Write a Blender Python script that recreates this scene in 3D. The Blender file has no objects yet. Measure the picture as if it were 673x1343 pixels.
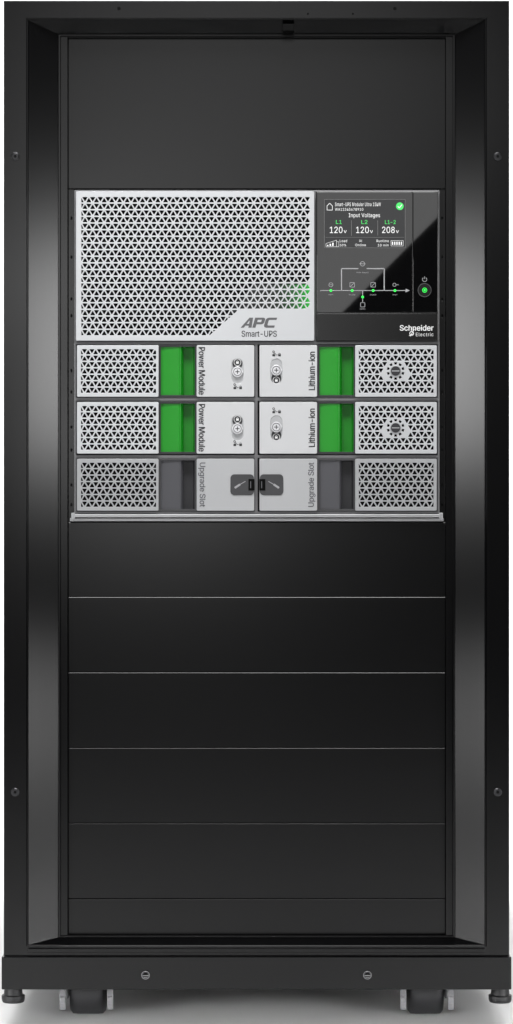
import bpy, bmesh, math, os
from mathutils import Vector, Matrix
S=0.0009; D=3.0; CX=336.5; CY=671.5
ZC=(1334-CY)*S*(1+.06/D)
def k(d): return (D+d)/D
def W(x,y,d): return Vector(((x-CX)*S*k(d), d, ZC+(CY-y)*S*k(d)))
scene=bpy.context.scene; col=scene.collection
FONT=None
try:
    p_=os.path.join(bpy.utils.resource_path('LOCAL'),'datafiles','fonts','Inter.woff2')
    if os.path.exists(p_): FONT=bpy.data.fonts.load(p_)
except Exception as ex: FONT=None
# ---------------------------------------------------------------- materials
def mat(name,color,rough=.5,metal=0,emit=None,es=0,bump=0,bscale=900,spec=.5,var=0,coat=0,stretch=None):
    m=bpy.data.materials.new(name); m.use_nodes=True; nt=m.node_tree; b=nt.nodes['Principled BSDF']
    b.inputs['Base Color'].default_value=(*color,1); b.inputs['Roughness'].default_value=rough
    b.inputs['Metallic'].default_value=metal; b.inputs['Specular IOR Level'].default_value=spec
    b.inputs['Coat Weight'].default_value=coat
    if emit: b.inputs['Emission Color'].default_value=(*emit,1); b.inputs['Emission Strength'].default_value=es
    tc=nt.nodes.new('ShaderNodeTexCoord'); mp=nt.nodes.new('ShaderNodeMapping'); nt.links.new(tc.outputs['Object'],mp.inputs[0])
    if stretch: mp.inputs['Scale'].default_value=stretch
    n=nt.nodes.new('ShaderNodeTexNoise'); n.inputs['Scale'].default_value=bscale; n.inputs['Detail'].default_value=3
    nt.links.new(mp.outputs[0],n.inputs['Vector'])
    if bump:
        bp=nt.nodes.new('ShaderNodeBump'); bp.inputs['Strength'].default_value=bump; bp.inputs['Distance'].default_value=.0002
        nt.links.new(n.outputs['Fac'],bp.inputs['Height']); nt.links.new(bp.outputs[0],b.inputs['Normal'])
    if var:
        n2=nt.nodes.new('ShaderNodeTexNoise'); n2.inputs['Scale'].default_value=6; n2.inputs['Detail'].default_value=4
        nt.links.new(mp.outputs[0],n2.inputs['Vector'])
        r=nt.nodes.new('ShaderNodeMapRange'); r.inputs['To Min'].default_value=rough-var; r.inputs['To Max'].default_value=rough+var
        nt.links.new(n2.outputs['Fac'],r.inputs['Value']); nt.links.new(r.outputs[0],b.inputs['Roughness'])
    return m
M={}
M['black']=mat('black_powder_coat',(.0010,.0010,.0012),.23,0,bump=.03,bscale=900,spec=.42)
M['frame']=mat('black_frame_coat',(.0010,.0010,.0012),.21,0,spec=.42)
M['dark']=mat('dark_grey_metal',(.02,.02,.021),.4,.3)
M['screwmetal']=mat('dark_screw_metal',(.05,.05,.053),.3,.8)
M['void']=mat('inner_black',(.002,.002,.002),.8,spec=.1)
M['silver']=mat('silver_paint',(.60,.61,.625),.36,.4,bump=.10,bscale=1500,var=.03)
M['silver_dim']=mat('silver_paint_dimmed',(.42,.425,.435),.38,.4,bump=.10,bscale=1500,var=.03)  # silver darkened to paint in light falloff on lowest modules; also hub collar
M['steel']=mat('zinc_steel',(.66,.66,.68),.3,.6,var=.08)
M['fork']=mat('dull_zinc_steel',(.24,.24,.25),.4,.5,var=.08)
M['lip']=mat('shelf_steel',(.42,.42,.43),.35,.6,var=.05)
M['white']=mat('light_grey_paint',(.60,.605,.615),.42,.2,bump=.1,bscale=1500,var=.03)
M['white_dim']=mat('light_grey_paint_dimmed',(.45,.455,.465),.40,.2,bump=.1,bscale=1500,var=.03)  # light grey darkened as painted light falloff on lowest modules; also latches
M['grey']=mat('grey_plastic',(.05,.05,.053),.45)
M['midgrey']=mat('mid_grey_plastic',(.16,.16,.165),.45)
M['slot']=mat('slot_grey_plastic',(.025,.025,.028),.45)
M['pocketgrey']=mat('pocket_grey_plastic',(.07,.07,.078),.45)
M['green']=mat('green_plastic',(.006,.25,.009),.38,bump=.1)
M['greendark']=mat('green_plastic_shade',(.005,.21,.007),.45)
M['ink']=mat('dark_print',(.018,.018,.02),.5)
M['inkgrey']=mat('grey_print',(.09,.09,.10),.5)
M['logo']=mat('logo_print',(.12,.12,.125),.35,.3)
M['glass']=mat('black_glass',(.002,.002,.0022),.02,0,spec=.95)
M['gloss']=mat('black_gloss_plastic',(.003,.003,.003),.22,0)
M['screen']=mat('lit_screen',(.01,.01,.011),.05,0,(.9,.95,1),.010)
M['tw']=mat('lit_white',(.6,.6,.6),.5,0,(1,1,1),.42)
M['twd']=mat('dim_white',(.12,.12,.12),.5,0,(1,1,1),.04)
M['tg']=mat('lit_green',(.05,.5,.1),.5,0,(.06,.65,.13),.45)
M['printw']=mat('glowing_white_print',(.75,.75,.75),.4,0,(1,1,1),.04)  # slight glow added to the print so it stays bright
M['printg']=mat('grey_line_print',(.36,.36,.37),.4)
M['led']=mat('green_led',(.02,.5,.05),.4,0,(.03,.75,.08),1.0)
M['rubber']=mat('black_rubber',(.012,.012,.013),.5,bump=.2)
M['tread']=mat('grey_castor_tread',(.022,.022,.024),.5,bump=.2)
M['floor']=mat('pale_floor',(.72,.72,.72),.5,var=.05)
M['wall']=mat('pale_backdrop',(.8,.8,.8),.9)
m=mat('green_led_glow',(.03,.035,.03),.4,0,(.02,.75,.06),1.0); nt=m.node_tree; b=nt.nodes['Principled BSDF']  # spread of the LED glow painted as emission fading to the left
tc=nt.nodes.new('ShaderNodeTexCoord'); sp=nt.nodes.new('ShaderNodeSeparateXYZ'); nt.links.new(tc.outputs['Object'],sp.inputs[0])
mr=nt.nodes.new('ShaderNodeMapRange'); mr.inputs['From Min'].default_value=-.036; mr.inputs['From Max'].default_value=.042
nt.links.new(sp.outputs['X'],mr.inputs['Value'])
pw=nt.nodes.new('ShaderNodeMath'); pw.operation='POWER'; pw.inputs[1].default_value=5; nt.links.new(mr.outputs[0],pw.inputs[0])
ml=nt.nodes.new('ShaderNodeMath'); ml.operation='MULTIPLY'; ml.inputs[1].default_value=1.3; nt.links.new(pw.outputs[0],ml.inputs[0])
nt.links.new(ml.outputs[0],b.inputs['Emission Strength']); M['led_glow']=m
# ---------------------------------------------------------------- helpers
def thing(name,label,cat,x,y,d,group=None):
    e=bpy.data.objects.new(name,None); e.empty_display_size=.03; e.location=W(x,y,d); col.objects.link(e)
    e['label']=label; e['category']=cat
    if group: e['group']=group
    return e
def wloc(o):
    v=Vector((0,0,0))
    while o: v+=o.location; o=o.parent
    return v
def finish(name,bm,m,parent,bevel=0,label=None,smooth=False,recalc=True):
    if recalc: bmesh.ops.recalc_face_normals(bm,faces=bm.faces)
    c=Vector((0,0,0))
    if len(bm.verts):
        xs=[v.co for v in bm.verts]
        c=Vector([(min(v[i] for v in xs)+max(v[i] for v in xs))/2 for i in range(3)])
    bmesh.ops.translate(bm,verts=bm.verts,vec=-c)
    me=bpy.data.meshes.new(name); bm.to_mesh(me); bm.free()
    if smooth:
        for p in me.polygons: p.use_smooth=True
    me.materials.append(M[m]); o=bpy.data.objects.new(name,me); col.objects.link(o)
    if parent: o.parent=parent; o.location=c-wloc(parent)
    else: o.location=c
    if bevel:
        b=o.modifiers.new('edge','BEVEL'); b.width=bevel; b.segments=2; b.limit_method='ANGLE'; b.angle_limit=math.radians(40)
    if label: o['label']=label
    return o
def box(bm,x0,x1,y0,y1,d0,d1):
    kk=k(d0)
    X=[(x-CX)*S*kk for x in (x0,x1)]; Z=[ZC+(CY-y)*S*kk for y in (y1,y0)]
    vs=[bm.verts.new((x,y,z)) for x in X for y in (d0,d1) for z in Z]
    for f in ((0,1,3,2),(4,6,7,5),(0,4,5,1),(2,3,7,6),(0,2,6,4),(1,5,7,3)): bm.faces.new([vs[i] for i in f])
def quad(bm,x0,x1,y0,y1,d):
    poly(bm,[(x0,y1),(x1,y1),(x1,y0),(x0,y0)],d)
def poly(bm,pts,d):
    f=bm.faces.new([bm.verts.new(W(x,y,d)) for x,y in pts]); f.normal_update()
    if f.normal.y>0: f.normal_flip()
def line(bm,x0,y0,x1,y1,w,d):
    v=Vector((x1-x0,y1-y0)); n=Vector((-v.y,v.x)).normalized()*w/2
    poly(bm,[(x0+n.x,y0+n.y),(x1+n.x,y1+n.y),(x1-n.x,y1-n.y),(x0-n.x,y0-n.y)],d)
def pline(bm,pts,w,d):
    for a,b in zip(pts,pts[1:]): line(bm,*a,*b,w,d)
def circ(x,y,r,n=32,a0=0,a1=360):
    if a1-a0==360: return [(x+r*math.cos(2*math.pi*i/n),y+r*math.sin(2*math.pi*i/n)) for i in range(n)]
    return [(x+r*math.cos(math.radians(a0+(a1-a0)*i/n)),y+r*math.sin(math.radians(a0+(a1-a0)*i/n))) for i in range(n+1)]
def rrect(x0,x1,y0,y1,r,n=6):
    p=[]
    for cx,cy,a in ((x1-r,y1-r,0),(x0+r,y1-r,90),(x0+r,y0+r,180),(x1-r,y0+r,270)):
        p+=[(cx+r*math.cos(math.radians(a+90*i/n)),cy+r*math.sin(math.radians(a+90*i/n))) for i in range(n+1)]
    return p
def ring(bm,x,y,r0,r1,d,n=28):
    a=circ(x,y,r0,n); b=circ(x,y,r1,n)
    for i in range(n):
        j=(i+1)%n; poly(bm,[a[i],a[j],b[j],b[i]],d)
def cyl(bm,x,y,r,d0,d1,n=32,r2=None):
    kk=k(d0)
    A=[]
    for rr,dd in ((r,d0),(r2 or r,d1)):
        A.append([bm.verts.new(((px-CX)*S*kk,dd,ZC+(CY-py)*S*kk)) for px,py in circ(x,y,rr,n)])
    for i in range(n):
        j=(i+1)%n; bm.faces.new([A[0][i],A[0][j],A[1][j],A[1][i]])
    bm.faces.new(A[0]); bm.faces.new(A[1])
def plate(bm,outer,holes,d,th,bev=.0003):
    cu=bpy.data.curves.new('c','CURVE'); cu.dimensions='2D'; cu.fill_mode='BOTH'
    cu.extrude=max(th/2-bev,.00001); cu.bevel_depth=bev; cu.bevel_resolution=1
    kk=k(d)
    def area(p): return sum(p[i][0]*p[(i+1)%len(p)][1]-p[(i+1)%len(p)][0]*p[i][1] for i in range(len(p)))
    for ip,p in enumerate([outer]+holes):
        q=[((x-CX)*S*kk,ZC+(CY-y)*S*kk) for x,y in p]
        if (area(q)>0)!=(ip==0): q=q[::-1]
        sp=cu.splines.new('POLY'); sp.points.add(len(q)-1); sp.use_cyclic_u=True
        for i,(a,b) in enumerate(q): sp.points[i].co=(a,b,0,1)
    o=bpy.data.objects.new('tmp',cu); col.objects.link(o)
    dg=bpy.context.evaluated_depsgraph_get(); me=bpy.data.meshes.new_from_object(o.evaluated_get(dg))
    for v in me.vertices:
        p=Vector(v.co); v.co=(p.x,d+th/2-p.z,p.y)
    bm.from_mesh(me)
    bpy.data.objects.remove(o); bpy.data.meshes.remove(me); bpy.data.curves.remove(cu)
def text(bm,s,cx,cy,w,h,d,rot=0,shear=0,bold=0,space=1,fat=0):
    cu=bpy.data.curves.new('t','FONT'); cu.body=s; cu.size=1; cu.offset=bold; cu.space_character=space; cu.resolution_u=4
    if FONT: cu.font=FONT
    o=bpy.data.objects.new('tmp',cu); col.objects.link(o)
    dg=bpy.context.evaluated_depsgraph_get(); me=bpy.data.meshes.new_from_object(o.evaluated_get(dg))
    bpy.data.objects.remove(o)
    for v in me.vertices: v.co.x+=shear*v.co.y
    xs=[v.co.x for v in me.vertices]; ys=[v.co.y for v in me.vertices]
    mx=(min(xs)+max(xs))/2; my=(min(ys)+max(ys))/2; sx=w/(max(xs)-min(xs)); sy=h/(max(ys)-min(ys))
    c,sn=math.cos(math.radians(rot)),math.sin(math.radians(rot))
    base=[((v.co.x-mx)*sx,(v.co.y-my)*sy) for v in me.vertices]
    offs=[(0,0)] if not fat else [(-fat,0),(fat,0),(0,-fat*.6),(0,fat*.6)]
    for i,(ox,oy) in enumerate(offs):
        for v,(a,b) in zip(me.vertices,base):
            a+=ox; b+=oy
            v.co=W(cx+a*c-b*sn,cy-(a*sn+b*c),d-.00003*i)
        bm.from_mesh(me)
    bpy.data.meshes.remove(me); bpy.data.curves.remove(cu)
def clip(p,f):
    out=[]
    for i in range(len(p)):
        a,b=p[i],p[(i+1)%len(p)]; fa,fb=f(a),f(b)
        if fa>=0: out.append(a)
        if (fa>=0)!=(fb>=0):
            t=fa/(fa-fb); out.append((a[0]+(b[0]-a[0])*t,a[1]+(b[1]-a[1])*t))
    return out
def parea(p): return abs(sum(p[i][0]*p[(i+1)%len(p)][1]-p[(i+1)%len(p)][0]*p[i][1] for i in range(len(p))))/2
def tri_holes(x0,x1,y0,y1,rows,inset=.62,fs=(),skip=None,a=None):
    h=(y1-y0)/rows; a=a or h/.866; H=[]
    for r in range(rows):
        yt=y0+r*h; yb=yt+h
        for i in range(-2,int((x1-x0)/(a/2))+3):
            cx=x0+i*a/2
            up=(i+r)%2==0
            T=[(cx-a/2,yb),(cx+a/2,yb),(cx,yt)] if up else [(cx-a/2,yt),(cx+a/2,yt),(cx,yb)]
            gx=cx; gy=(T[0][1]*2+T[2][1])/3
            inr=h/3; f=(inr-inset)/inr
            T=[(gx+(x-gx)*f,gy+(y-gy)*f) for x,y in T]
            P=[]
            for j in range(3):
                p,q,n=T[j],T[j-1],T[(j+1)%3]
                t=.12
                P.append((p[0]+(q[0]-p[0])*t,p[1]+(q[1]-p[1])*t)); P.append((p[0]+(n[0]-p[0])*t,p[1]+(n[1]-p[1])*t))
            for fn in (lambda p:p[0]-x0,lambda p:x1-p[0],lambda p:p[1]-y0,lambda p:y1-p[1])+tuple(fs):
                P=clip(P,fn)
                if len(P)<3: break
            if len(P)<3 or parea(P)<4: continue
            if skip and any(skip(x,y) for x,y in P): continue
            H.append(P)
    return H
def dup(e,dx,dy,d,**props):
    off=Vector((dx*S*k(d),0,-dy*S*k(d)))
    def rec(o,par):
        n=o.copy(); col.objects.link(n)
        if par: n.parent=par
        for c in list(o.children): rec(c,n)
        return n
    n=rec(e,None); n.location=e.location+off
    for a,b in props.items(): n[a]=b
    return n
def rect(x0,x1,y0,y1): return [(x0,y0),(x1,y0),(x1,y1),(x0,y1)]
def screw_head(parent,x,y,r,d,m='screwmetal',kind='cross'):
    bm=bmesh.new(); cyl(bm,x,y,r*.72,d-.0024,d-.0012,28,r); cyl(bm,x,y,r,d-.0011,d,28)
    o=finish('screw',bm,m,parent,.0003)
    bm=bmesh.new()
    if kind=='cross':
        poly(bm,circ(x,y,r*.36,6),d-.0026)
    else:
        poly(bm,circ(x,y,r*.66,20),d-.0026)
    finish('screw_recess',bm,'void',o)
    return o
# ---------------------------------------------------------------- setting
bm=bmesh.new(); v=[bm.verts.new(p) for p in ((-6,-6,0),(6,-6,0),(6,1.4,0),(-6,1.4,0))]; bm.faces.new(v)
f=finish('floor',bm,'floor',None); f['kind']='structure'; f['label']='smooth pale grey studio floor'
bm=bmesh.new(); prof=[(1.4,0)]+[(1.4+1.2*math.sin(math.radians(a)),1.2-1.2*math.cos(math.radians(a))) for a in range(6,91,6)]+[(2.6,4.5)]
pr=None
for y,z in prof:
    c=[bm.verts.new((-6,y,z)),bm.verts.new((6,y,z))]
    if pr: bm.faces.new([pr[0],pr[1],c[1],c[0]])
    pr=c
f=finish('backdrop',bm,'wall',None,smooth=True); f['kind']='structure'; f['label']='plain white curved studio backdrop'
# ---------------------------------------------------------------- rack
rack=thing('rack_cabinet','black steel equipment rack on castors, open at the front','rack',CX,1334,.06)
rack.location.z=0
loops=[(5,668,1,1254,.05),(5,668,1,1254,.0015),(6.2,666.8,2,1253,0),(34.5,638.5,23.5,1241,0),(35.5,637.5,24.5,1240,.0012),(36.3,636.7,25.3,1239.5,.0012),
 (37.5,635.5,26.5,1239,.0028),(76,597.5,44.5,1229.5,.0220),
 (77.0,596.5,45.5,1228.8,.0213),(79,594.5,46.5,1228.3,.0213),(80,593.5,47,1228,.0265),(88.5,585,49,1226.5,.0265),(89,584.6,49.2,1226.2,.05)]
def sector(name,idx,label=None):
    bm=bmesh.new(); rows=[]
    for x0,x1,y0,y1,d in loops:
        c=[W(x0,y0,d),W(x1,y0,d),W(x1,y1,d),W(x0,y1,d)]
        rows.append([bm.verts.new(c[idx]),bm.verts.new(c[(idx+1)%4])])
    for a,b in zip(rows,rows[1:]):
        f=bm.faces.new([a[0],a[1],b[1],b[0]])
    return finish(name,bm,'frame',rack,recalc=True)
sector('top_bar',0); sector('side_post',1); sector('bottom_bar',2); sector('side_post',3)
bm=bmesh.new()
def wbox(bm,x0,x1,y0,y1,z0,z1):
    vs=[bm.verts.new((x,y,z)) for x in (x0,x1) for y in (y0,y1) for z in (z0,z1)]
    for f in ((0,1,3,2),(4,6,7,5),(0,4,5,1),(2,3,7,6),(0,2,6,4),(1,5,7,3)): bm.faces.new([vs[i] for i in f])
xl=W(6,0,0).x; xr=W(667,0,0).x; zt=W(0,3,0).z; zb=W(0,1254,0).z
wbox(bm,xl,xl+.002,.05,1.0,zb,zt-.003); wbox(bm,xr-.002,xr,.05,1.0,zb,zt-.003)
wbox(bm,xl,xr,.05,1.0,zt-.002,zt); wbox(bm,xl+.003,xr-.003,.998,1.0,zb,zt-.003); wbox(bm,xl+.003,xr-.003,.05,1.0,zb-.004,zb-.002)
finish('cabinet_shell',bm,'black',rack)
bm=bmesh.new()
box(bm,2,671,1254.8,1298,-.006,-.003)
z0=W(0,1298,-.006).z; z1=W(0,1254.8,-.006).z; xa=W(2,0,-.006).x; xb=W(671,0,-.006).x
wbox(bm,xa,xa+.003,-.0029,1.0,z0,z1); wbox(bm,xb-.003,xb,-.0029,1.0,z0,z1); wbox(bm,xa+.0031,xb-.0031,-.0029,.03,z1-.003,z1)
wbox(bm,xa+.0031,xb-.0031,.997,1.0,z0,z1)
finish('plinth',bm,'frame',rack,.0011)
bm=bmesh.new(); box(bm,36,637,1243.5,1249.5,-.0028,0); finish('sill_strip',bm,'frame',rack,.0012)
for x,y in ((20,205),(653,205),(20,1039),(653,1039)): screw_head(rack,x,y,5.6,0)
for x in (191,482):
    o=screw_head(rack,x,1279,5.4,-.006,'screwmetal','slot')
    bm=bmesh.new(); ring(bm,x,1279,4.9,5.6,-.0086); finish('screw_rim',bm,'midgrey',o)
    bm=bmesh.new(); line(bm,x-4,1279.6,x+4,1279.6,1.1,-.0088); line(bm,x-2.6,1282,x+2.6,1282,.7,-.0088); finish('screw_slot',bm,'midgrey',o)
for x,y,r in ((156,11,2.2),(518,11,2.2),(404,18,1.3),(463,18,1.3)):
    bm=bmesh.new(); cyl(bm,x,y,r,-.0006,.0002,16); finish('frame_hole',bm,'void',rack)  # black discs painted in for the dark of small frame holes
bm=bmesh.new(); box(bm,371,386,31,40.5,.003,.016); finish('door_catch',bm,'void',rack,.001)
for x0,x1 in ((90.2,97.4),(576.6,583.8)):
    bm=bmesh.new(); hs=[]
    for y in (284,335,390,412,484,512,558,588,634,660):
        hs.append(rrect((x0+x1)/2-1.2,(x0+x1)/2+1.2,y,y+4.6,.8,2))
    plate(bm,rect(x0,x1,248.5,684),hs,.036,.002,.0003)
    finish('mounting_rail',bm,'black',rack)
for x0,x1 in ((60,97),(577,614)):
    bm=bmesh.new(); box(bm,x0,x1,49,1227,.052,.056); finish('inner_upright',bm,'black',rack)
bm=bmesh.new(); box(bm,60,614,44,1235,.3,.303); finish('inner_baffle',bm,'void',rack)
def vc(bm,c,z0,z1,r0,r1,n=28):
    A=[[bm.verts.new((c.x+r*math.cos(2*math.pi*i/n),c.y+r*math.sin(2*math.pi*i/n),z)) for i in range(n)] for r,z in ((r0,z0),(r1,z1))]
    for i in range(n):
        j=(i+1)%n; bm.faces.new([A[0][i],A[0][j],A[1][j],A[1][i]])
    bm.faces.new(A[0]); bm.faces.new(A[1])
for cx in (17.5,656):
    bm=bmesh.new(); base=W(cx,1314,.03); z=base.z
    vc(bm,base,z,z+.003,.0125,.0138); vc(bm,base,z+.0031,z+.0085,.0138,.0138); vc(bm,base,z+.0086,z+.020,.0112,.0105); vc(bm,base,z+.0201,z+.08,.006,.006,16)
    finish('levelling_foot',bm,'rubber',rack,.0005)
for cx in (114.5,559):
    c=W(cx,1334,.06); R=.034; yc=.06+R-.01
    e=bmesh.new(); hw=.0235
    for sgn in (-1,1):
        n0=[(-.012,.020),(.012,.020),(.030,.082),(-.026,.082)]
        vs=[]
        for xx in (c.x+sgn*hw,c.x+sgn*(hw+.0030)):
            vs.append([e.verts.new((xx,yc+a,b)) for a,b in n0])
        e.faces.new(vs[0]); e.faces.new(vs[1][::-1])
        for i in range(4): e.faces.new([vs[0][i],vs[0][(i+1)%4],vs[1][(i+1)%4],vs[1][i]])
        xm=c.x+sgn*(hw+.0050)
        wbox(e,xm-.0036,xm+.0036,yc-.040,yc-.037,.012,.060)
        wbox(e,xm-.0012,xm+.0012,yc-.0369,yc-.020,.014,.060)
        wbox(e,xm-.0030,xm+.0030,yc-.044,yc-.0401,.020,.028)
    wbox(e,c.x-hw-.004,c.x+hw+.004,yc-.03,yc+.03,.0825,.086)
    fork=finish('castor_fork',e,'fork',rack,.0008)
    w=bmesh.new()
    prof=[(-.021,.020),(-.021,.030),(-.018,.0335),(-.012,.034),(.012,.034),(.018,.0335),(.021,.030),(.021,.020)]
    n=48; A=[[w.verts.new((c.x+px,yc+pr*math.cos(2*math.pi*i/n),.034+pr*math.sin(2*math.pi*i/n))) for i in range(n)] for px,pr in prof]
    for a,b in zip(A,A[1:]):
        for i in range(n): w.faces.new([a[i],a[(i+1)%n],b[(i+1)%n],b[i]])
    w.faces.new(A[0]); w.faces.new(A[-1])
    finish('castor_wheel',w,'tread',fork,smooth=True)
# ---------------------------------------------------------------- blanking panels
PD=.034
G='black blanking panels filling the rack'
def blank(y0,y1,label):
    t=thing('blanking_panel',label,'panel',337,y1-.6,PD,G)
    bm=bmesh.new()
    kk=k(PD); xa=(90.3-CX)*S*kk; xb=(583.8-CX)*S*kk; za=ZC+(CY-y1+.5)*S*kk; zb=ZC+(CY-y0-.2)*S*kk
    sec=[(PD+.012,za),(PD+.0007,za),(PD,za+.0006),(PD,zb-.00045),(PD+.00027,zb),(PD+.0016,zb+.0002),(PD+.012,zb+.0002)]
    L=[bm.verts.new((xa,d,z)) for d,z in sec]; R_=[bm.verts.new((xb,d,z)) for d,z in sec]
    for i in range(len(sec)):
        j=(i+1)%len(sec); bm.faces.new([L[i],L[j],R_[j],R_[i]])
    bm.faces.new(L); bm.faces.new(R_)
    finish('panel_face',bm,'black',t)
    return t
blank(49.5,248,'tall plain black blanking panel above the power unit')
blank(685,783,'plain black blanking panel under the power unit')
for i,y in enumerate((783,882,981,1080)):
    blank(y,y+99,'plain black steel blanking panel between other panels')
blank(1179,1226.5,'narrow black blanking panel at the rack bottom')
# ---------------------------------------------------------------- UPS main unit
UD=.0265
ups=thing('power_supply_unit','silver and black power supply with grille and screen','power supply',337,684,UD)
bm=bmesh.new(); box(bm,97.5,576.5,249.3,449,UD+.0045,UD+.006); box(bm,98.5,575.5,250,448.5,UD+.0062,.29)
finish('housing',bm,'midgrey',ups,.0005)
gx0,gx1,gy0,gy1=106.5,406.5,257.5,440.5; rows=21; h=(gy1-gy0)/rows; ys=gy0+17*h
holes=tri_holes(gx0,gx1,gy0,ys,17)
diag=lambda p:(275+(440-p[1])*(318-275)/(440-402))-p[0]
h2=tri_holes(gx0,gx1,gy0,gy1,rows,fs=(diag,))
def cyy(P): return sum(p[1] for p in P)/len(P)
holes=[P for P in holes]+[P for P in h2 if cyy(P)>ys]
bm=bmesh.new(); plate(bm,rrect(100,412,251,446.5,1.2,3),holes,UD-.003,.0024,.0002)
finish('front_grille',bm,'silver',ups)
bm=bmesh.new(); box(bm,101,411,252,446,UD+.0032,UD+.0042)
finish('grille_backing',bm,'void',ups)
bm=bmesh.new()
poly(bm,[(282,430),(331,374),(331.8,374),(331.8,412),(297,412)],UD+.0007)
finish('light_guide',bm,'slot',ups)
bm=bmesh.new(); quad(bm,332,409,373,412,UD+.0007)
finish('status_light',bm,'led_glow',ups)
lg=bmesh.new()
def sh(pts,x0): return [(x0+x*1.08+(15.3-y)*.26, 416.6+y*.86) for x,y in pts]
T_=UD-.0032
poly(lg,sh([(0,15.3),(7.2,0),(8.2,0),(8.2,4.2),(3.9,15.3)],315.6),T_)
poly(lg,sh([(8.2,0),(11.6,0),(13.4,15.3),(9.4,15.3),(8.6,6.2),(8.2,4.2)],315.6),T_)
poly(lg,sh([(4.6,9.4),(9.4,9.4),(9.6,12.2),(3.6,12.2)],315.6),T_-.00005)
ox=330.8
poly(lg,sh([(0,0),(4,0),(4,15.3),(0,15.3)],ox),T_)
poly(lg,sh([(4,0),(10.2,0),(12.4,1.2),(12.8,3),(4,3.2)],ox),T_)
poly(lg,sh([(8.8,3),(12.8,3),(12.8,7.2),(8.8,6.8)],ox),T_)
poly(lg,sh([(4,6.8),(8.8,6.8),(12.8,7.2),(12,9.4),(10,10.2),(4,10.2)],ox),T_)
ox=345.4
poly(lg,sh([(0,3.4),(1,1),(3.4,0),(5,0),(5,3.4),(4,4.2),(4,11),(5,11.9),(5,15.3),(3.2,15.3),(1,14.2),(0,12)],ox),T_)
poly(lg,sh([(5,0),(13.2,0),(13.2,3.4),(5,3.4)],ox),T_)
poly(lg,sh([(5,11.9),(13.2,11.9),(13.2,15.3),(5,15.3)],ox),T_)
finish('logo',lg,'logo',ups,recalc=False)
lg=bmesh.new(); text(lg,'Smart-UPS',340,437.7,46,8.0,UD-.0032,fat=.12); finish('lettering',lg,'ink',ups)
dp_b=bmesh.new(); box(dp_b,414.5,575,251,447,UD-.002,UD+.0025)
disp=finish('display_panel',dp_b,'gloss',ups,.0006)
bm=bmesh.new(); plate(bm,rrect(416,541,252,409.5,1.5,3),[],UD-.0045,.0022,.0004)
finish('glass_cover',bm,'glass',disp)
bm=bmesh.new(); plate(bm,rrect(542.3,574,252,409.5,1.5,3),[],UD-.0045,.0022,.0004)
finish('control_strip',bm,'glass',disp)
bm=bmesh.new(); plate(bm,rrect(416,574,411.5,446,1.2,3),[],UD-.0042,.002,.0004)
finish('lower_trim',bm,'gloss',disp)
gd=UD-.0047
bm=bmesh.new(); poly(bm,rrect(425.5,531.5,261.5,325,2,4),gd)
finish('screen',bm,'screen',disp)
t=gd-.0003
bm=bmesh.new()
for a in ((425.5,261.5,531.5,261.5),(425.5,325,531.5,325),(425.5,261.5,425.5,325),(531.5,261.5,531.5,325)): line(bm,*a,.5,t)
line(bm,461,289,461,309,.6,t-.0001); line(bm,495.5,289,495.5,309,.6,t-.0001); line(bm,427,311.3,530,311.3,.4,t-.0001)
finish('screen_rules',bm,'twd',disp)
bm=bmesh.new()
pline(bm,[(429,275.5),(429,270),(432.5,266.5),(436,270),(436,275.5),(429,275.5)],.6,t)
text(bm,'Smart-UPS Modular Ultra 15kW',469.5,268.0,60,4.8,t,space=1.1)
text(bm,'WA12345678910',458,274.6,37,3.5,t,space=1.1)
text(bm,'Input Voltages',478,283,41,6.6,t,space=1.05)
for s,x in (('120',441),('120',475.5),('208',509.5)):
    text(bm,s,x,301.5,16.6,8.4,t); text(bm,'v',x+11.8,303.8,3.8,3.6,t)
text(bm,'Load',450.5,315.9,9.5,3.4,t,space=1.1); text(bm,'50%',450,321.5,8,3.2,t,space=1.1)
text(bm,'~',473,315,4,.8,t); text(bm,'~',473,316.8,4,.8,t); text(bm,'Online',473,321.3,14,3.3,t,space=1.1)
text(bm,'Runtime',502.0,315.9,16,3.3,t,space=1.1); text(bm,'10 min',502.6,321.5,14,3.3,t,space=1.1)
for i in range(5):
    quad(bm,514.2+i*2.9,515.7+i*2.9,317,321.2,t)
for a in ((512.9,315.6,529,315.6),(512.9,322.6,529,322.6),(512.9,315.6,512.9,322.6),(529,315.6,529,322.6)): line(bm,*a,.35,t)
for i in range(3): quad(bm,429+i*3.4,430.8+i*3.4,321.2-i*1.4,322.6,t)
for a in ((427.6,323.6,441.5,323.6),(427.6,319.4,441.5,315),(441.5,323.6,441.5,315),(427.6,323.6,427.6,319.4),(441.5,317,444.5,317),(444.5,317,444.5,323.6),(441.5,323.6,444.5,323.6)): line(bm,*a,.35,t)
finish('screen_lettering',bm,'tw',disp)
for s,x,w in (('L1',444.5,7.5),('L2',478,8),('L1-2',512,14)):
    bm=bmesh.new(); text(bm,s,x,291.2,w,5,t,fat=.05); finish('phase_lettering',bm,'tg',disp)
bm=bmesh.new(); poly(bm,circ(524.5,270.5,5),t); finish('status_symbol',bm,'tg',disp)
bm=bmesh.new(); pline(bm,[(521.8,270.6),(523.8,272.8),(527.3,268.4)],1,t-.0003); finish('check_mark',bm,'tw',disp)
t=gd-.0002
bm=bmesh.new()
line(bm,420,381,534,381,.9,t); poly(bm,[(532,378.6),(537.5,381),(532,383.4)],t-.0001)
pline(bm,[(448,381),(448,352.3),(470,352.3)],1.3,t-.0002); pline(bm,[(481,352.3),(504,352.3),(504,381)],1.3,t-.0002)
line(bm,475.7,381,475.7,396,.9,t-.0002)
ring(bm,475.5,346,2.6,3.2,t); line(bm,471.5,346,479.5,346,.6,t-.0001)
text(bm,'Static Bypass',475.5,357.5,16,1.8,t)
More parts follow.
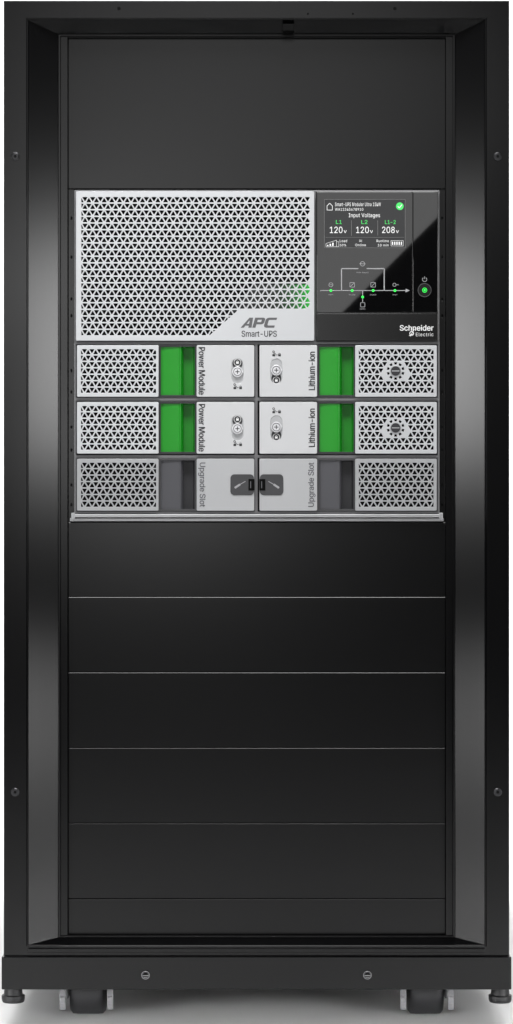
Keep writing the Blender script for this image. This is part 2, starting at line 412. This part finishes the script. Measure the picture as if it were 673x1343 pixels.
for x,s in ((434,'Input'),(462,'Rectifier'),(489.5,'Inverter'),(518,'Output')):
    text(bm,s,x,386.5,8.5 if len(s)>6 else 6,1.8,t)
ring(bm,434,373.5,2.4,3.0,t); line(bm,432,373.5,436,373.5,.5,t)
for x in (462,489.5):
    for a in ((x-3,370.5,x+3,370.5),(x-3,376.5,x+3,376.5),(x-3,370.5,x-3,376.5),(x+3,370.5,x+3,376.5),(x-3,376.5,x+3,370.5)): line(bm,*a,.6,t)
ring(bm,517.5,373.5,1.8,2.4,t); line(bm,519,373.5,523,373.5,.6,t)
for a in ((473,397,478.6,397),(473,402.5,478.6,402.5),(473,397,473,402.5),(478.6,397,478.6,402.5)): line(bm,*a,.6,t)
text(bm,'Battery',475.8,405.3,7,1.8,t)
finish('flow_diagram',bm,'printg',disp)
for x,y in ((434,381),(462,381),(489.5,381),(518,381),(475.7,389.5)):
    bm=bmesh.new(); poly(bm,circ(x,y,1.8,14),t-.0006); finish('indicator_light',bm,'led',disp)
bm=bmesh.new(); cyl(bm,557,380.5,9,gd-.0006,gd+.0003,36,9.6); pb=finish('power_button',bm,'gloss',disp,.0004)
bm=bmesh.new(); ring(bm,557,380.5,8.2,9.0,gd-.0008); finish('button_rim',bm,'grey',pb)
bm=bmesh.new(); ring(bm,557,380.5,2.4,3.2,gd-.001); poly(bm,circ(557,380.5,1.5,14),gd-.0011); finish('button_light',bm,'led',pb)
bm=bmesh.new()
p=circ(557,366.5,2.8,20,-55,235)
pline(bm,p,.6,t); line(bm,557,362.6,557,366,.6,t)
finish('power_symbol',bm,'printg',disp)
bm=bmesh.new(); td=UD-.0046
text(bm,'Schneider',546.5,430.0,44,7.4,td,fat=.22)
text(bm,'Electric',557,438.6,23,4.8,td,space=1.15)
ring(bm,540,437.2,2.0,3.0,td); line(bm,538.2,441,543.6,431.6,.8,td-.0002); line(bm,536.4,440.4,541,438.4,.8,td-.0003)
finish('maker_lettering',bm,'printw',disp)
bm=bmesh.new()
plate(bm,rect(97.8,576.2,449.2,673),[rect(99.4,334.4,451,521.8),rect(337.6,574.8,451,521.8),rect(99.4,334.4,525.2,597.2),rect(337.6,574.8,525.2,597.2),rect(99.4,334.4,600.2,671.4),rect(337.6,574.8,600.2,671.4)],UD+.001,.006,.0004)
finish('chassis_frame',bm,'midgrey',ups)
bm=bmesh.new(); box(bm,99,575,450,672,UD+.05,UD+.052); finish('chassis_backing',bm,'void',ups)
bm=bmesh.new(); box(bm,98,577,674,678.6,UD-.001,UD+.02)
finish('shelf_lip',bm,'lip',ups,.001)
bm=bmesh.new(); box(bm,91.5,582.5,679.6,683.6,UD+.003,UD+.022); finish('shelf_edge',bm,'lip',ups,.0008)
for x in (96,578.5):
    bm=bmesh.new(); box(bm,x-2.6,x+2.6,672.5,682,UD-.001,UD+.002); finish('shelf_bracket',bm,'lip',ups,.0006)
# ---------------------------------------------------------------- modules
def padlock(bm,x,y,s,d,openl=False):
    quad(bm,x-1.7*s,x+1.7*s,y,y+2.6*s,d)
    q=circ(x+(1.1*s if openl else 0),y,1.2*s,10,180,360)
    pline(bm,q,.6*s,d+.00004)
def module(kind,side,y0,y1,label,group):
    L=side=='L'
    mx=(lambda x:x) if L else (lambda x:674-x)
    def xr(a,b): 
        a,b=mx(a),mx(b); return (a,b) if a<b else (b,a)
    up=kind=='upgrade'
    cat={'power':'power module','battery':'battery module','upgrade':'slot cover'}[kind]
    nm={'power':'power_module','battery':'battery_module','upgrade':'slot_cover'}[kind]
    x0,x1=xr(100,334); fd=UD-.003; ym=(y0+y1)/2
    t=thing(nm,label,cat,(x0+x1)/2,y1,UD,group)
    px0,px1=(208.5,257.2) if L else (416.8,465.5)
    hx0,hx1=px0+2.0,px1-1.4
    g0h,g1h=xr(104.5,206.5)
    bm=bmesh.new()
    plate(bm,rrect(x0,x1,y0,y1,1,2),[rect(hx0,hx1,y0+2.5,y1-2.5),rect(g0h,g1h,y0+3.5,y1-3.5)],UD,.004,.0003)
    finish('module_body',bm,'slot' if not up else 'grey',t)
    bm=bmesh.new(); box(bm,x0+1,hx0-1.2,y0+1,y1-1,UD+.0046,UD+.045); box(bm,hx1+1.2,x1-1,y0+1,y1-1,UD+.0046,UD+.045)
    finish('module_sides',bm,'void',t)
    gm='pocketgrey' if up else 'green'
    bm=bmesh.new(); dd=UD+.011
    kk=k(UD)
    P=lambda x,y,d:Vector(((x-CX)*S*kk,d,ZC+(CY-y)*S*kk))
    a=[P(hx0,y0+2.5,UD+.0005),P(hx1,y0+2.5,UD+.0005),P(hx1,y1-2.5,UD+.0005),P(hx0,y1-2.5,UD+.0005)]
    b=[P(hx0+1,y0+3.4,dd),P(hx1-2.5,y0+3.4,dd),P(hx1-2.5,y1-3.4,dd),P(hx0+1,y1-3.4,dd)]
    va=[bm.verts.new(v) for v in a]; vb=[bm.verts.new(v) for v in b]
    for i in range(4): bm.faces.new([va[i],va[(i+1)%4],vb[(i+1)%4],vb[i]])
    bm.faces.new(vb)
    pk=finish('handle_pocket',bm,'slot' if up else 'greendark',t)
    bm=bmesh.new()
    n=14; g0,g1=hx0+.4,hx0+30; rowsv=[]
    for i in range(n+1):
        u=i/n; x=g0+(g1-g0)*u; d=UD+.0012+.0012*((1-u)**2)+.008*max(0,(u-.86)/.14)**2
        rowsv.append((P(x,y0+2.9,d),P(x,y1-2.9,d)))
    vv=[(bm.verts.new(p),bm.verts.new(q)) for p,q in rowsv]
    for A,B in zip(vv,vv[1:]): bm.faces.new([A[0],B[0],B[1],A[1]])
    finish('grip',bm,gm,pk,smooth=True)
    a0,a1=xr(101.3,207.8); q0,q1=xr(106,205)
    if not L: q0,q1=470.5,569
    fan=kind=='battery'; fx,fy=519,ym
    skip=(lambda x,y:(x-fx)**2+(y-fy)**2<13.0**2 ) if fan else None
    hs=tri_holes(q0,q1,y0+5,y1-5,7,skip=skip)
    if fan:
        for i in range(10):
            a_=2*math.pi*(i+.5)/10; w_=.19
            hs.append([(fx+r*math.cos(a_+s*q),fy+r*math.sin(a_+s*q)) for r,s,q in ((8.4,-1,w_),(12.0,-1,w_),(12.0,1,w_),(8.4,1,w_))])
    bm=bmesh.new(); plate(bm,rrect(a0,a1,y0+1,y1-1,1,2),hs,fd,.0024,.0002)
    gr=finish('vent_grille',bm,'silver_dim' if up else 'silver',t)
    if fan:
        bm=bmesh.new(); cyl(bm,fx,fy,7.4,fd-.001,fd+.001,32); finish('hub_collar',bm,'silver_dim',gr,.0005)
        bm=bmesh.new(); cyl(bm,fx,fy,6.2,fd-.002,fd-.0011,32); fh=finish('fan_hub',bm,'slot',gr,.0003)
        bm=bmesh.new(); line(bm,fx-5.0,fy,fx+5.0,fy,1.3,fd-.0023); finish('hub_slot',bm,'printg',gr)
    c0,c1=xr(258.3,333.2)
    lx=mx(311.5)
    if not up:
        cy0,cy1=ym-16.5,ym+17
        hole=rrect(lx-8,lx+8,cy0,cy1,7.9,8)
    else:
        hole=None
    bm=bmesh.new(); plate(bm,rrect(c0,c1,y0+1,y1-1,1.4,3),[hole] if hole else [],fd,.0026,.0003)
    fp=finish('front_panel',bm,'white_dim' if up else 'white',t)
    td=fd-.0002
    if not up:
        bm=bmesh.new(); plate(bm,rrect(lx-7.9,lx+7.9,cy0,cy1,7.8,8),[],fd+.0007,.0010,.0001)
        la=finish('latch',bm,'white_dim',t)
        dk=ym-9 if L else ym+10
        bm=bmesh.new(); plate(bm,rrect(lx-6.4,lx+6.4,dk-6.5,dk+6,5.9,6),[],fd+.0004,.0004,.0001); finish('latch_well',bm,'slot',la)
        sy=ym+1 if L else ym-1
        bm=bmesh.new(); cyl(bm,lx,sy,7.0,fd-.0022,fd+.0006,32,7.2); finish('thumb_screw',bm,'steel',la,.0005)
        bm=bmesh.new(); ring(bm,lx,sy,4.6,5.4,fd-.0024); line(bm,lx-2.8,sy,lx+2.8,sy,1.1,fd-.0024); line(bm,lx,sy-2.8,lx,sy+2.8,1.1,fd-.0025); finish('screw_recess',bm,'grey',la)
        bm=bmesh.new(); 
        py=ym-12 if L else ym+11.5
        padlock(bm,lx,py,1.0,fd+.0001); ring(bm,lx,py+.8,4.2,4.8,fd+.0001); finish('lock_symbol',bm,'printw',la)
        bm=bmesh.new(); iy=ym+21.5 if L else ym-21.5
        padlock(bm,lx-3.4,iy-.4,1.05,td,True); padlock(bm,lx+4.2,iy-.4,1.05,td,False)
        pline(bm,[(lx-1,iy+.4),(lx+1.6,iy+.4)],.7,td); ring(bm,lx-3.6,iy-3.6,.9,1.6,td-.00005,12)
        finish('lock_symbol',bm,'ink',fp)
    else:
        u0,u1=xr(302.5,333)
        bm=bmesh.new(); plate(bm,rrect(u0,u1,ym-13.5,ym+13.5,5,5),[],fd-.0008,.001,.0002)
        la=finish('latch',bm,'grey',t)
        s0,s1=xr(326,333.6)
        bm=bmesh.new(); box(bm,s0,s1,ym-7.5,ym+7.5,fd-.0016,fd-.0009); finish('latch_slot',bm,'void',la,.0003)
        bm=bmesh.new()
        A=(mx(309),ym+3.5);B=(mx(315),ym-.5);C=(mx(322),ym-4.5)
        line(bm,*A,*B,2.6,fd-.001); line(bm,*B,*C,.9,fd-.00105)
        poly(bm,circ(A[0],A[1],1.5,10),fd-.0011)
        finish('tool_symbol',bm,'printg',la)
        bm=bmesh.new(); line(bm,(s0+s1)/2-1,ym-4.5,(s0+s1)/2-1,ym+4.5,1.2,fd-.0018); finish('slot_mark',bm,'inkgrey',la)
    bm=bmesh.new()
    s={'power':'Power Module','battery':'Lithium-ion','upgrade':'Upgrade Slot'}[kind]
    ln={'power':62,'battery':50,'upgrade':58}[kind]
    tx=264.8 if L else 409
    text(bm,s,tx,ym,ln,8.2 if kind!='upgrade' else 9.6,td,rot=-90 if L else 90,fat=.28 if not up else 0.15,space=.97)
    finish('lettering',bm,'ink' if not up else 'inkgrey',fp)
    return t
GP='plug-in modules in the lower half of the power unit'
p1=module('power','L',452,521,'silver power module with green handle above a matching one',GP)
dup(p1,0,74.5,UD,label='silver power module with green handle above an empty slot cover')
b1=module('battery','R',452,521,'silver lithium battery module with green handle, just below screen',GP)
dup(b1,0,74.5,UD,label='silver lithium battery module with green handle above slot cover')
module('upgrade','L',601,670.5,'grey upgrade slot cover below the green-handled power modules',GP)
module('upgrade','R',601,670.5,'grey upgrade slot cover below the green-handled battery modules',GP)
# ---------------------------------------------------------------- camera
cd=bpy.data.cameras.new('camera'); cam=bpy.data.objects.new('camera',cd); col.objects.link(cam)
cam.location=(0,-D,ZC); cam.rotation_euler=(math.radians(90),0,0)
cd.sensor_fit='VERTICAL'; cd.sensor_height=36; cd.lens=36*D/(1343*S); cd.clip_end=50; cd.clip_start=.05
scene.camera=cam
# ---------------------------------------------------------------- light
w=bpy.data.worlds.new('World'); scene.world=w; w.use_nodes=True
w.node_tree.nodes['Background'].inputs[0].default_value=(1,1,1,1); w.node_tree.nodes['Background'].inputs[1].default_value=.012
def area(name,loc,target,sx,sy,power,roll=0,spread=None):
    l=bpy.data.lights.new(name,'AREA'); l.shape='RECTANGLE'; l.size=sx; l.size_y=sy; l.energy=power
    if spread: l.spread=math.radians(spread)
    o=bpy.data.objects.new(name,l); col.objects.link(o); o.location=loc
    q=(Vector(target)-Vector(loc)).to_track_quat('-Z','Y'); o.rotation_euler=(q.to_matrix()@Matrix.Rotation(roll,3,'Z')).to_euler()
    return o
area('overhead_softbox',(-.15,-.85,2.3),(0,0,.8),1.2,.5,46)
area('side_softbox',(-1.35,-1.02,.92),(.2,0,.86),.22,.4,5)
area('side_softbox',(1.35,-1.02,.92),(-.2,0,.86),.22,.4,5)
area('rear_softbox',(-.03,-3.3,1.64),(-.03,0,1.64),1.0,1.1,4.2,math.radians(45))
area('rear_softbox',(-.25,-3.3,.80),(-.25,0,.80),.4,.12,3.4)
area('rear_softbox',(-.42,-3.3,1.22),(-.42,0,1.22),.5,.15,2.4,math.radians(20))
area('floor_fill',(-1.0,-1.0,.30),(-.1,-.05,-.12),.5,.2,1.5,0,50)  # unseen fill lamps, added to brighten the floor and castors
area('floor_fill',(1.0,-1.0,.30),(.1,-.05,-.12),.5,.2,1.5,0,50)
area('backdrop_fill',(0,1.3,2.2),(0,2.4,.3),2.5,.6,110)  # added lamp hidden behind the rack to whiten the backdrop
scene.view_settings.view_transform='Standard'; scene.view_settings.look='None'; scene.view_settings.exposure=0
